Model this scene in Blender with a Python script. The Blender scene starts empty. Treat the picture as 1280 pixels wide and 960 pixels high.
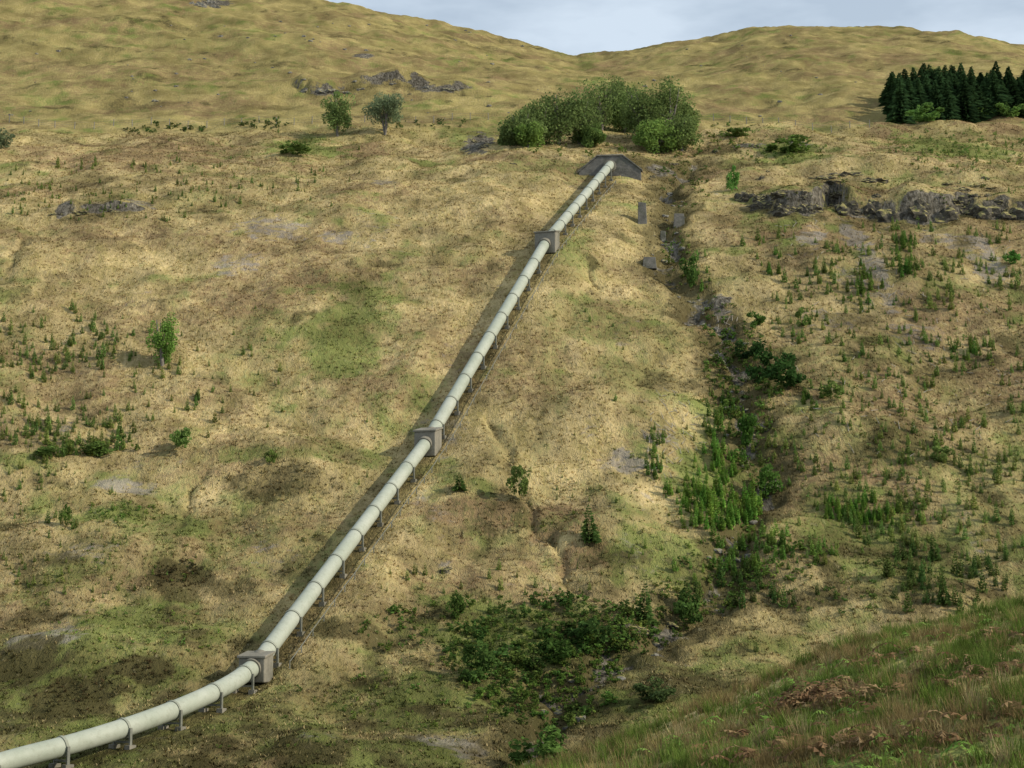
import bpy, math, time, numpy as np
from mathutils import Vector, Matrix
T0 = time.time()
def tick(s): print('TICK', s, round(time.time()-T0, 1))
rng = np.random.default_rng(7)
scene = bpy.context.scene
scene.view_settings.view_transform = 'Standard'
scene.view_settings.look = 'None'
scene.view_settings.exposure = 0

# ------------------------------------------------------------ helpers: image pixels to camera rays and world points
F = 2030.0; PITCH = math.radians(8.0)
cT, sT = math.cos(PITCH), math.sin(PITCH)
def pixel_ray(px, py):  # camera ray direction through an image pixel
    u = (np.asarray(px, float)-640)/F; v = (480-np.asarray(py, float))/F
    return u, cT - v*sT, sT + v*cT
def at_y(px, py, y):
    a, b, c = pixel_ray(px, py); t = y/b
    return float(a*t), float(y), float(c*t)

# ------------------------------------------------------------ noise
_r = np.random.default_rng(3)
PERM = _r.permutation(256); ANG = _r.random(256)*2*np.pi
GX, GY = np.cos(ANG), np.sin(ANG)
def pn(x, y, seed=0):
    x = np.asarray(x, float)+seed*17.31; y = np.asarray(y, float)-seed*9.77
    xi = np.floor(x).astype(np.int64); yi = np.floor(y).astype(np.int64)
    fx = x-xi; fy = y-yi
    u = fx*fx*fx*(fx*(fx*6-15)+10); v = fy*fy*fy*(fy*(fy*6-15)+10)
    def g(ix, iy, dx, dy):
        h = PERM[(PERM[ix & 255]+iy) & 255]
        return GX[h]*dx+GY[h]*dy
    a = g(xi, yi, fx, fy); b = g(xi+1, yi, fx-1, fy)
    c = g(xi, yi+1, fx, fy-1); d = g(xi+1, yi+1, fx-1, fy-1)
    return ((a+(b-a)*u)*(1-v)+(c+(d-c)*u)*v)*1.4
def fbm(x, y, s, o=3, seed=0):
    r = 0; a = 1; t = 0
    for i in range(o):
        r = r+a*pn(x/s, y/s, seed+i*5); t += a; a *= .5; s *= .5
    return r/t
def ss(t):
    t = np.clip(t, 0, 1); return t*t*(3-2*t)

# ------------------------------------------------------------ terrain
PY = [0, 60, 80, 95, 105, 117, 130, 151, 168, 186, 204, 222, 235, 265, 330, 400, 450, 480, 520, 700, 1500]
PZ = [-22, -17, -12.8, -9.6, -7.6, -5.2, 2.0, 15, 28, 41.3, 52, 61, 67.5, 80.5, 108.5, 138, 158, 163, 160, 120, 60]
ty = np.arange(0, 1500, 1.0); tz = np.interp(ty, PY, PZ)
k = np.exp(-(np.arange(-12, 13)/5.0)**2); k /= k.sum()
tz = np.convolve(np.pad(tz, 12, mode='edge'), k, mode='valid')
sky_pts = [(-600,-190),(-300,-120),(0,-62),(200,-28),(350,1),(450,18),(560,42),(640,60),(715,79),(780,73),(860,57),(930,44),(1050,43),(1150,50),(1280,76),(1450,102),(1800,118)]
SX, SZ = [], []
zc0 = float(np.interp(462, ty, tz))
for p in sky_pts:
    X = at_y(p[0], p[1], 462); SX.append(X[0]); SZ.append(X[2]-zc0)
CX, CZ = [], []
for p in [(300,1080),(560,1010),(680,965),(760,940),(880,887),(1000,838),(1080,803),(1180,778),(1280,757),(1500,715),(2200,640)]:
    X = at_y(p[0], p[1], 32); CX.append(X[0]); CZ.append(X[2])

pipe_pix = [(-330,1060,82),(-150,1003,89.5),(0,954,95.5),(90,930,99),(170,905,103),(235,880,107.5),(285,856,112),(320,832,116.5),(535,550,151),(684,300,186),(762,207,222.5)]
PIPE = np.array([at_y(*p) for p in pipe_pix])
def poly_dist(x, y, P):
    best = np.full(np.shape(x), 1e9); bz = np.zeros(np.shape(x))
    for a, b in zip(P[:-1], P[1:]):
        d = b[:2]-a[:2]; L = (d**2).sum()
        t = np.clip(((x-a[0])*d[0]+(y-a[1])*d[1])/L, 0, 1)
        dd = np.hypot(x-a[0]-t*d[0], y-a[1]-t*d[1])
        m = dd < best
        best = np.where(m, dd, best)
        if len(a) > 2: bz = np.where(m, a[2]+t*(b[2]-a[2]), bz)
    return best, bz
BUMPS = []; DITCH = []; GULLY = []; LEDGE = []
HW = at_y(762, 207, 222.5)
def H(x, y):
    x = np.asarray(x, float); y = np.asarray(y, float)
    P = np.interp(y, ty, tz)
    P = P + np.interp(x, SX, SZ)*ss((y-255)/200.0)
    cz = np.interp(x, CX, CZ)
    near = np.where(y < 32, -1.7+(cz+1.7)*np.clip(y, 0, 32)/32, cz+(-17-cz)*ss((y-32)/28.0))
    wn = ss((68-y)/10.0)
    z = P*(1-wn)+near*wn
    A = ss((y-60)/50.0)
    z = z + A*(1.7*fbm(x, y, 34, 2, 1)+1.3*fbm(x, y, 11, 2, 2)) + (0.12+.88*A)*(0.52*fbm(x, y*1.3, 3.6, 2, 3)+0.12*pn(x/1.1, y/1.1, 4))
    far = ss((y-280)/120.)
    z = z + far*(2.6*fbm(x, y, 45, 3, 8)+0.8*fbm(x, y, 9, 2, 14))
    for (bx, by, rx, ry, h) in BUMPS:
        r2 = ((x-bx)/rx)**2+((y-by)/ry)**2
        z = z + h*np.exp(-r2*1.5)
    for (lx, ly, h, back) in LEDGE:
        dy = y-np.interp(x, lx, ly)-1.3*fbm(x, y, 4, 3, 61)
        edge = ss((x-lx[0])/3.0)*ss((lx[-1]-x)/3.0)*(.8+.7*pn(x/6, x*0, 62))
        z = z + h*edge*ss(dy/1.1)*np.exp(-(np.clip(dy, 0, 99)/back)**2)
    d, pz = poly_dist(x, y, PIPE)
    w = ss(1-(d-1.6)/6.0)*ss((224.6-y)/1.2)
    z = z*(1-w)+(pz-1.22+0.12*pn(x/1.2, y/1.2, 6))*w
    hb = np.exp(-(((x-HW[0])/6.5)**2+((y-HW[1]-5.0)/4.5)**2))*ss((y-HW[1]-0.8)/1.0)
    z = z + hb*np.clip(HW[2]+1.8-z, 0, 4)
    for P_, wd, dp in DITCH:
        d, _ = poly_dist(x+.8*pn(x/3, y/3, 63), y, P_)
        z = z - dp*np.exp(-(d/wd)**2)
    if len(GULLY):
        d, _ = poly_dist(x, y, GULLY)
        wob = d+1.6*pn(x/2.5, y/2.5, 9)
        z = z - 1.3*np.exp(-(d/7.0)**2) - 1.1*np.exp(-(np.clip(wob,0,99)/1.4)**2)
    return z
GRID = None
def HG(x, y):
    if GRID is None: return H(x, y)
    ys_, us_, Zg = GRID
    x = np.asarray(x, float); y = np.asarray(y, float)
    j = np.clip(np.searchsorted(ys_, y)-1, 0, len(ys_)-2); fy = np.clip((y-ys_[j])/(ys_[j+1]-ys_[j]), 0, 1)
    def row(jj):
        hwj = 26+.92*np.clip(ys_[jj], 0, 2000); u = np.clip(x/hwj, -.9999, .9999)
        i = np.clip(np.searchsorted(us_, u)-1, 0, len(us_)-2); fu = (u-us_[i])/(us_[i+1]-us_[i])
        return Zg[jj, i]*(1-fu)+Zg[jj, i+1]*fu
    return row(j)*(1-fy)+row(j+1)*fy
def hit(px, py, y0=10.0):
    px = np.atleast_1d(np.asarray(px, float)); py = np.atleast_1d(np.asarray(py, float))
    a, b, c = pixel_ray(px, py); a = a/b; c = c/b
    ysteps = np.concatenate([np.arange(y0, 60, 1.0), np.arange(60, 300, 2.0), np.arange(300, 600, 8.0)])
    hi = np.full(px.shape, np.nan); lo = hi.copy(); prev = None; py_ = y0
    for y in ysteps:
        g = HG(a*y, np.full(px.shape, y))-c*y
        if prev is not None:
            m = np.isnan(hi) & (prev < 0) & (g >= 0); hi[m] = y; lo[m] = py_
            if not np.isnan(hi).any(): break
        prev = g; py_ = y
    ok = ~np.isnan(hi); hi = np.where(ok, hi, 460.); lo = np.where(ok, lo, 460.)
    for _ in range(6):
        md = (hi+lo)/2; g = HG(a*md, md)-c*md; up = g >= 0
        hi = np.where(up, md, hi); lo = np.where(up, lo, md)
    yq = (hi+lo)/2; x = a*yq; return x, yq, HG(x, yq), ok
def path(pts, y0=60):
    p = np.array(pts, float); x, y, z, ok = hit(p[:, 0], p[:, 1], y0)
    return np.stack([x, y], 1)
bl = [(1060,215,18,5,1.6),(1230,225,16,5,1.4),(340,590,9,5,1.7),(590,655,8,5,1.6),(100,275,14,4,1.0),(470,112,22,9,2.6),(760,290,4,6,1.2),(1200,170,16,7,2.2),(120,835,8,4,.7),(990,170,12,6,1.2),(740,540,10,6,1.0),(520,600,7,4,1.1),(800,680,8,4,1.0),(1060,560,8,4,1.),(1000,700,9,4,.9),(850,430,5,6,1.2)]
x, y, z, ok = hit([q[0] for q in bl], [q[1] for q in bl], 60)
BUMPS = [(x[i], y[i]+1.5, q[2], q[3], q[4]) for i, q in enumerate(bl)]
lines = [[(872,196),(850,212),(832,228),(846,250),(830,272),(842,300),(832,328),(862,352),(872,378),(905,400),(893,425),(930,450),(915,478),(945,505),(935,535),(962,565),(945,592),(950,618),(915,648),(925,690),(890,722),(865,752),(815,778),(770,800),(738,822),(690,842),(705,868),(668,900),(660,960)],
         [(612,522),(628,548),(630,575),(652,608),(664,640),(692,676),(705,705),(722,735)], [(30,296),(16,322),(6,352)], [(262,585),(238,610),(226,655)],
         [(735,330),(750,356)], [(455,332),(500,327),(580,330)],
         [(918,240),(950,258),(985,268),(1015,268),(1040,258),(1065,268),(1110,276),(1180,278),(1205,266),(1240,274),(1290,272),(1400,268),(1500,262)],
         [(360,104),(395,118),(430,112),(520,106),(560,112),(600,110)], [(60,266),(100,268),(140,264),(190,262)]]
fl = [q for L in lines for q in L]; w_ = path(fl); o = 0; PL = []
for L in lines: PL.append(w_[o:o+len(L)]); o += len(L)
GULLY = PL[0]
DITCH = [(PL[1], .45, .55), (PL[2], .5, .6), (PL[3], .4, .4), (PL[4], .35, .4), (PL[5], .3, .3)]
LEDGE = [(PL[6][:, 0], PL[6][:, 1], 3.2, 10.0), (PL[7][:, 0], PL[7][:, 1], 1.8, 7.0), (PL[8][:, 0], PL[8][:, 1], .9, 4.0)]
tick('prep')
NU = 760
ys = np.concatenate([np.linspace(-60, 8, 20)[:-1], np.linspace(8, 40, 150)[:-1], np.linspace(40, 90, 50)[:-1],
                     np.linspace(90, 275, 440)[:-1], np.linspace(275, 500, 140)[:-1], np.linspace(500, 1400, 24)])
us = np.linspace(-1, 1, NU); us = .55*us+.45*us**3
hw = 26+.92*np.clip(ys, 0, 2000)
X = us[None, :]*hw[:, None]; Y = np.repeat(ys[:, None], NU, 1)
Z = H(X.ravel(), Y.ravel()); GRID = (ys, us, Z.reshape(len(ys), NU))
tick('heights')

# ------------------------------------------------------------ ground cover masks
PATCH = {'green': [(430,420,110,75,.85),(330,410,60,40,.5),(380,185,70,22,.9),(150,640,60,16,1.1),(170,790,150,45,1.0),(90,835,170,70,.8),(650,800,170,60,1.2),(905,610,75,70,1.1),(980,188,70,22,1.),(1190,185,90,25,.9),(720,330,40,50,.7),(760,420,60,50,.6),(1050,640,100,60,.8),(1130,700,160,60,.8),(820,420,70,50,.55),(640,560,60,60,.4),(560,880,160,50,.9),(300,900,200,50,.7),(690,215,90,20,.6),(590,165,60,18,.7),(850,700,140,50,.9),(240,60,260,40,.35),(60,730,90,40,.7),(1220,620,90,90,.6),(400,690,60,60,.6),(350,565,150,14,.7),(60,620,60,30,.8),(780,470,60,60,.6),(860,330,24,60,.8),(1120,560,120,40,.6),(690,450,30,80,.5),(250,250,100,14,.5),(40,580,60,20,.8),(330,690,40,60,.6),(1100,225,130,14,.6),(200,660,120,40,.6),(1030,470,90,50,.5)],
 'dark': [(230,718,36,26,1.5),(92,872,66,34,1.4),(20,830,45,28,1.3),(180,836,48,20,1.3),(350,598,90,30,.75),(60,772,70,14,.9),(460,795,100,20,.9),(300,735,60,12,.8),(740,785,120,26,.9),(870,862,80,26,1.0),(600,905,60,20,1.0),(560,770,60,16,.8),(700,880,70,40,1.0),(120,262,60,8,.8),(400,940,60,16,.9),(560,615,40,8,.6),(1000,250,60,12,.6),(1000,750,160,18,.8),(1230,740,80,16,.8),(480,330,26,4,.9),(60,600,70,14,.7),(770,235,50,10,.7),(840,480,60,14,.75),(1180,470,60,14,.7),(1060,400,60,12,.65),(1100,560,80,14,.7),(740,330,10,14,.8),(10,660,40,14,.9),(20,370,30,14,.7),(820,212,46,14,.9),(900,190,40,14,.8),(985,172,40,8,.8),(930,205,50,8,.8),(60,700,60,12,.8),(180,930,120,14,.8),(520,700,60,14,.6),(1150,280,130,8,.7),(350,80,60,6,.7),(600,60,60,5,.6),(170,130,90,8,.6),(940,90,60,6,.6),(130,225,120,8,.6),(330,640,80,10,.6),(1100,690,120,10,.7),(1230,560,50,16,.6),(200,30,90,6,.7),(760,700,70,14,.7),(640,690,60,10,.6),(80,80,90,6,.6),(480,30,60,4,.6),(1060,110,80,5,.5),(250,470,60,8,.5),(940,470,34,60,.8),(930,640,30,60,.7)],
 'red': [(600,645,100,32,1.0),(700,655,70,34,.95),(730,695,70,24,.95),(180,195,180,26,.75),(440,190,60,14,.8),(1020,300,60,30,.8),(390,350,60,40,.7),(770,410,60,40,.6),(1120,170,40,20,.9),(1240,165,60,16,.8),(700,160,60,10,.3),(1130,520,120,50,.7),(80,480,120,60,.6),(330,330,130,70,.6),(1120,240,160,12,.8),(880,410,30,40,.8),(870,215,60,16,.8),(1190,400,100,60,.7),(200,90,200,20,.6),(520,80,140,14,.6),(1020,75,160,14,.6),(250,500,100,40,.5)],
 'grey': [(440,185,40,12,.85),(340,285,60,22,.75),(290,330,50,16,.65),(150,606,62,13,.9),(775,572,42,20,.9),(1010,300,34,26,.85),(1097,340,20,60,.9),(1240,330,36,36,.85),(575,930,70,24,.9),(60,797,66,14,.85),(160,254,34,7,.8),(480,228,30,10,.7),(420,296,30,8,.8),(820,545,40,16,.65),(1180,300,40,24,.7),(740,235,60,8,.5),(905,395,16,40,.7),(640,205,30,8,.6),(100,690,70,14,.65),(560,712,22,7,.8),(1040,400,50,20,.6),(1150,420,50,24,.6),(30,75,30,20,.5)],
 'rock': [(602,178,24,14,1.0),(270,4,22,6,1.2),(400,112,42,6,.9),(545,110,40,5,.8),(800,785,70,10,.7),(450,70,20,3,.9),(900,385,16,30,.8),(830,215,24,8,.7),(940,185,26,6,.7),(1000,180,18,6,.7),(935,545,14,24,.8),(918,690,12,20,.8),(1070,265,70,6,.6),(1040,218,40,4,.7)]}
ZP = {}
allp = [(kx, q) for kx, L in PATCH.items() for q in L]
A = np.array([q for _, q in allp], float); n_ = len(A)
hx_, hy_, _, _ = hit(np.concatenate([A[:, 0], A[:, 0], A[:, 0]]), np.concatenate([A[:, 1], A[:, 1]-A[:, 3], A[:, 1]+A[:, 3]]), 60)
for i, (kx, q) in enumerate(allp):
    ZP.setdefault(kx, []).append((hx_[i], (hy_[n_+i]+hy_[2*n_+i])/2, max(A[i, 2]/F*hy_[i], .8), max(abs(hy_[n_+i]-hy_[2*n_+i])/2, 1.0), A[i, 4]))
def masks(x, y):
    out = {}
    wob = 0.8*fbm(x, y, 7, 3, 21)+.5*fbm(x, y, 1.8, 2, 22)
    for kx, L in ZP.items():
        m = np.zeros(np.shape(x))
        for (cx, cy, rx, ry, s) in L:
            I = np.where((np.abs(x-cx) < rx*2) & (np.abs(y-cy) < ry*2))[0]
            if not len(I): continue
            r = np.sqrt(((x[I]-cx)/rx)**2+((y[I]-cy)/ry)**2)+wob[I]
            m[I] = np.maximum(m[I], s*np.clip(1.4*(1.2-r), 0, 1))
        out[kx] = m
    low = (.65*ss((124-y)/12.)+.35*ss((148-y)/14.))*(y > 60)  # valley floor weight; darker cover here stands in for its dimmer light
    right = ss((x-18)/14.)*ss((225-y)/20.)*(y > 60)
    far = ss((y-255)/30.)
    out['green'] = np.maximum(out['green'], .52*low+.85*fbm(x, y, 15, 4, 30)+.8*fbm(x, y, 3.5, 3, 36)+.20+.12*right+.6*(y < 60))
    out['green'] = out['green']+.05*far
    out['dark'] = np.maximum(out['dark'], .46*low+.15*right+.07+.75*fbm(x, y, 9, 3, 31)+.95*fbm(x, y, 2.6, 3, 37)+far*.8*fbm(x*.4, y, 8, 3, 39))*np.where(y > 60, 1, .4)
    out['red'] = np.maximum(out['red'], .32+.15*right+.06*far+.85*fbm(x, y, 16, 4, 32))
    out['grey'] = np.maximum(out['grey'], (.14+.8*fbm(x, y*.6, 9, 3, 33)))*ss((235-y)/20.)
    d, _ = poly_dist(x, y, GULLY)
    dw = d+1.8*pn(x/2.5, y/2.5, 9)+.6*pn(x/.8, y/.8, 12)
    out['dark'] = np.maximum(out['dark'], 1.05*np.clip(1-(dw-1.2)/4.5, 0, 1))
    out['rock'] = np.maximum(out['rock'], (.58+.9*pn(x/6, y/6, 44))*np.clip(1-(dw-.3)/1.2, 0, 1))
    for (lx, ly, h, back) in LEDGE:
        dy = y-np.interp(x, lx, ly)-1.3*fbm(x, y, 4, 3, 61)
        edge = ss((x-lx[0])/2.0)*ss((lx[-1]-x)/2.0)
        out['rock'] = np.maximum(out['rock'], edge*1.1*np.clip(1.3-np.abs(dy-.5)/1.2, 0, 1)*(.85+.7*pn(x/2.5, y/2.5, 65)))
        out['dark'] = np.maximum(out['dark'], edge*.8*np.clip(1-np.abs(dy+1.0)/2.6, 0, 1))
    for P_, wd, dp in DITCH:
        d, _ = poly_dist(x+.8*pn(x/3, y/3, 63), y, P_)
        out['dark'] = np.maximum(out['dark'], .8*np.exp(-(d/(wd*.9))**2)*(.8+.8*pn(x/3, y/3, 66)))
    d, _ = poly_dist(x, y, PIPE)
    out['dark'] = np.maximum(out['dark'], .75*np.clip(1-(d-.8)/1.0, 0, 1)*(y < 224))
    out['lum'] = np.clip(1+.32*fbm(x, y, 22, 3, 70)+.75*fbm(x, y, 5, 4, 71), .55, 1.5)*(1-.30*low)*(1-.08*right)*(1-.06*far)  # random plant tone; low factor paints the valley floor's softer light
    return out

# ------------------------------------------------------------ mesh helper
def mesh_np(name, V, Fc, cols=None, extra=None, mat=None, smooth=False, parent=None):
    V = np.asarray(V, np.float32); Fc = np.asarray(Fc, np.int32); kf = Fc.shape[1]
    me = bpy.data.meshes.new(name)
    me.vertices.add(len(V)); me.vertices.foreach_set('co', V.ravel())
    me.loops.add(Fc.size); me.loops.foreach_set('vertex_index', Fc.ravel())
    me.polygons.add(len(Fc)); me.polygons.foreach_set('loop_start', np.arange(0, Fc.size, kf, dtype=np.int32))
    me.polygons.foreach_set('use_smooth', np.full(len(Fc), smooth, bool))
    me.update(calc_edges=True)
    def addc(nm, C):
        at = me.color_attributes.new(nm, 'FLOAT_COLOR', 'POINT')
        C4 = np.ones((len(V), 4), np.float32); C4[:, :C.shape[1]] = C
        at.data.foreach_set('color', C4.ravel())
    if cols is not None: addc('Col', cols)
    if extra: [addc(a, b) for a, b in extra.items()]
    if mat: me.materials.append(mat)
    ob = bpy.data.objects.new(name, me); scene.collection.objects.link(ob)
    if parent: ob.parent = parent
    return ob

# ------------------------------------------------------------ materials
def newmat(n):
    m = bpy.data.materials.new(n); m.use_nodes = True; nt = m.node_tree
    for q in list(nt.nodes): nt.nodes.remove(q)
    return m, nt
class NB:
    def __init__(s, nt): s.nt = nt
    def n(s, t, **kw):
        q = s.nt.nodes.new(t)
        for a, b in kw.items(): setattr(q, a, b)
        return q
    def l(s, a, b): s.nt.links.new(a, b)
    def noise(s, vec, sc, det=3, rough=.55):
        q = s.n('ShaderNodeTexNoise'); q.inputs['Scale'].default_value = sc; q.inputs['Detail'].default_value = det
        q.inputs['Roughness'].default_value = rough; s.l(vec, q.inputs['Vector']); return q.outputs['Fac']
    def math(s, op, a, b=0.0, clamp=False):
        q = s.n('ShaderNodeMath', operation=op, use_clamp=clamp)
        for i, v in ((0, a), (1, b)):
            if isinstance(v, (int, float)): q.inputs[i].default_value = v
            else: s.l(v, q.inputs[i])
        return q.outputs[0]
    def rng(s, v, a, b, c=0., d=1.):
        q = s.n('ShaderNodeMapRange'); s.l(v, q.inputs[0])
        for i, w in enumerate((a, b, c, d)): q.inputs[i+1].default_value = w
        return q.outputs[0]
    def mix(s, f, a, b, mode='MIX'):
        q = s.n('ShaderNodeMix', data_type='RGBA', blend_type=mode)
        if isinstance(f, (int, float)): q.inputs[0].default_value = f
        else: s.l(f, q.inputs[0])
        for i, v in ((6, a), (7, b)):
            if isinstance(v, tuple): q.inputs[i].default_value = (*v, 1)
            else: s.l(v, q.inputs[i])
        return q.outputs[2]
    def vmap(s, vec, sc):
        q = s.n('ShaderNodeMapping'); q.inputs['Scale'].default_value = sc; s.l(vec, q.inputs['Vector']); return q.outputs[0]
    def out(s, col, rough=.9, bump=None, bd=.1, bs=1., spec=.15, diffuse=False):
        if diffuse:
            p = s.n('ShaderNodeBsdfDiffuse'); ci = p.inputs['Color']
        else:
            p = s.n('ShaderNodeBsdfPrincipled'); p.inputs['Roughness'].default_value = rough
            p.inputs['Specular IOR Level'].default_value = spec; ci = p.inputs['Base Color']
        s.l(col, ci)
        if bump is not None:
            b = s.n('ShaderNodeBump'); b.inputs['Distance'].default_value = bd; b.inputs['Strength'].default_value = bs
            s.l(bump, b.inputs['Height']); s.l(b.outputs[0], p.inputs['Normal'])
        o = s.n('ShaderNodeOutputMaterial'); s.l(p.outputs[0], o.inputs[0]); return p

STRAW = (.48, .37, .185); STRAW2 = (.28, .225, .09); GREEN = (.125, .17, .038); DARK = (.08, .066, .029)
RED = (.225, .15, .08); GREY = (.26, .23, .195); MOOR = (.285, .235, .088)
gm, nt = newmat('hill_ground'); b = NB(nt)
co = b.n('ShaderNodeTexCoord').outputs['Object']
a1 = b.n('ShaderNodeAttribute', attribute_name='mA'); a2 = b.n('ShaderNodeAttribute', attribute_name='mB')
s1 = b.n('ShaderNodeSeparateColor'); b.l(a1.outputs['Color'], s1.inputs[0])
s2 = b.n('ShaderNodeSeparateColor'); b.l(a2.outputs['Color'], s2.inputs[0])
cs = b.vmap(co, (1, .55, .55))
nM = b.noise(cs, .45, 4, .65); nF = b.noise(cs, 2.6, 3, .65); nV = b.noise(co, 9, 1, .6)
nC = b.noise(b.vmap(co, (.9, 1.2, .7)), .9, 4, .7)
col = b.mix(b.rng(b.math('ADD', nM, b.math('MULTIPLY', nF, .8)), .72, 1.05), STRAW2, STRAW)
mo = b.math('MULTIPLY', s2.outputs[1], b.rng(nC, .35, .6, .5, 1))
col = b.mix(mo, col, MOOR)
def layer(col, m, c, n, amp, lo, hi, mx=1.0):
    t = b.math('ADD', m, b.math('MULTIPLY', b.math('SUBTRACT', n, .5), amp))
    return b.mix(b.rng(t, lo, hi, 0, mx), col, c)
nA = b.math('ADD', b.math('MULTIPLY', nM, .5), b.math('MULTIPLY', nF, .5))
col = layer(col, s2.outputs[0], RED, nC, 1.6, .35, .8, .85)
col = layer(col, s1.outputs[0], GREEN, nA, 2.2, .35, .85, .8)
col = layer(col, s1.outputs[2], GREY, nC, 1.8, .55, .85, .8)
col = layer(col, s1.outputs[1], DARK, nA, 2.0, .42, .85, .88)
rk = b.mix(b.rng(nF, .35, .65), (.035, .031, .025), (.20, .18, .15))
col = layer(col, s2.outputs[2], rk, nC, 1.4, .5, .7)
col = b.mix(b.rng(nV, .35, .65, .0, .35), col, (.08, .07, .035))
col = b.mix(b.rng(nF, .62, .75, 0, .4), col, (.47, .40, .23))
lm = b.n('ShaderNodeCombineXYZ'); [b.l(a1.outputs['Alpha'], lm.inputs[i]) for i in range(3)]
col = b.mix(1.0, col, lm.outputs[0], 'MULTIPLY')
bm = b.math('ADD', b.math('MULTIPLY', nF, .8), b.math('MULTIPLY', nV, .35))
b.out(col, .95, bm, .4, .85, .05, True)

def foliage_mat(name, trans=.3):
    m, nt = newmat(name); b = NB(nt)
    a = b.n('ShaderNodeAttribute', attribute_name='Col').outputs['Color']
    p = b.n('ShaderNodeBsdfDiffuse'); b.l(a, p.inputs['Color']); o = b.n('ShaderNodeOutputMaterial')
    if trans > 0:
        t = b.n('ShaderNodeBsdfTranslucent'); b.l(a, t.inputs['Color'])
        ms = b.n('ShaderNodeMixShader'); ms.inputs[0].default_value = trans
        b.l(p.outputs[0], ms.inputs[1]); b.l(t.outputs[0], ms.inputs[2]); b.l(ms.outputs[0], o.inputs[0])
    else: b.l(p.outputs[0], o.inputs[0])
    return m
M_leaf = foliage_mat('broadleaf_foliage', .4); M_needle = foliage_mat('conifer_foliage', .3); M_grass = foliage_mat('grass_blades', 0); M_fgrass = foliage_mat('long_grass_blades', .3)
def simple(name, c1, c2, sc, rough=.8, bs=.6, bd=.03, stretch=(1, 1, 1), c3=None):
    m, nt = newmat(name); b = NB(nt); co = b.n('ShaderNodeTexCoord').outputs['Object']; v = b.vmap(co, stretch)
    n1 = b.noise(v, sc, 5, .65); n2 = b.noise(co, sc*6, 3, .6)
    c = b.mix(b.rng(n1, .35, .65), c1, c2)
    if c3: c = b.mix(b.rng(b.noise(v, sc*.4, 4, .7), .5, .7, 0, .7), c, c3)
    c = b.mix(b.rng(n2, .4, .8, 0, .35), c, (c1[0]*.4, c1[1]*.4, c1[2]*.4))
    b.out(c, rough, b.math('ADD', n1, b.math('MULTIPLY', n2, .4)), bd, bs, .25); return m
M_bark = simple('tree_bark', (.10, .085, .07), (.2, .18, .15), 3)
M_conc = simple('weathered_concrete', (.15, .14, .11), (.24, .22, .175), .8, .9, .6, .05, (1, 1, .4), (.09, .09, .06))
M_stone = simple('dark_masonry', (.085, .082, .072), (.17, .16, .14), 1.1, .9, .9, .1, (1, 1, 1.5), (.06, .07, .04))
M_steel = simple('support_steel', (.12, .125, .10), (.19, .19, .16), 2, .6)
M_ring = simple('ring_girder_paint', (.22, .23, .18), (.29, .30, .24), 2, .6)
M_post = simple('fence_timber', (.16, .14, .11), (.26, .24, .2), 3)
mp, nt = newmat('pipe_paint'); b = NB(nt); co = b.n('ShaderNodeTexCoord').outputs['Object']
n1 = b.noise(co, .35, 5, .65); n2 = b.noise(co, 2.5, 4, .7)
c = b.mix(b.rng(n1, .35, .65), (.29, .315, .25), (.365, .38, .315)); c = b.mix(b.rng(n2, .5, .75, 0, .5), c, (.20, .205, .15))
b.out(c, .6, n2, .01, .4, .3); M_pipe = mp
def rock_mat(name, d1, d2, d3, lo=.45):
    m, nt = newmat(name); b = NB(nt); co = b.n('ShaderNodeTexCoord').outputs['Object']
    n1 = b.noise(b.vmap(co, (1, 1, 2.2)), .9, 6, .7); n2 = b.noise(co, 3, 4, .7)
    c = b.mix(b.rng(n1, .38, .66), d1, d2); c = b.mix(b.rng(n2, .55, .75, 0, .6), c, d3)
    g = b.n('ShaderNodeNewGeometry'); sx = b.n('ShaderNodeSeparateXYZ'); b.l(g.outputs['Normal'], sx.inputs[0])
    up = b.math('ADD', sx.outputs[2], b.math('MULTIPLY', b.math('SUBTRACT', n1, .5), 1.4))
    tf = b.mix(b.rng(n2, .35, .65), (.12, .13, .04), (.33, .265, .12))
    c = b.mix(b.rng(up, lo, lo+.2), c, tf); b.out(c, .9, n1, .3, .9, .15); return m
M_rock = rock_mat('mossy_rock', (.032, .029, .022), (.135, .12, .09), (.25, .225, .17))
M_pale = rock_mat('pale_lichen_rock', (.11, .105, .09), (.25, .235, .2), (.36, .34, .30), .6)

# ------------------------------------------------------------ terrain mesh
V = np.stack([X.ravel(), Y.ravel(), Z], 1)
idx = np.arange(len(ys)*NU).reshape(len(ys), NU)
Fc = np.stack([idx[:-1, :-1].ravel(), idx[:-1, 1:].ravel(), idx[1:, 1:].ravel(), idx[1:, :-1].ravel()], 1)
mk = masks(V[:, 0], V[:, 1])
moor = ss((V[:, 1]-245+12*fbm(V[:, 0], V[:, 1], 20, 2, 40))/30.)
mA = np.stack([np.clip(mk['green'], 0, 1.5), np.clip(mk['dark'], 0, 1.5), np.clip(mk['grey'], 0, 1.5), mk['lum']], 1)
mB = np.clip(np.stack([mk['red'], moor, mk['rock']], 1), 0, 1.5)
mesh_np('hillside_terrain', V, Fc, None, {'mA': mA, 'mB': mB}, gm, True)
tick('terrain')

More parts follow.
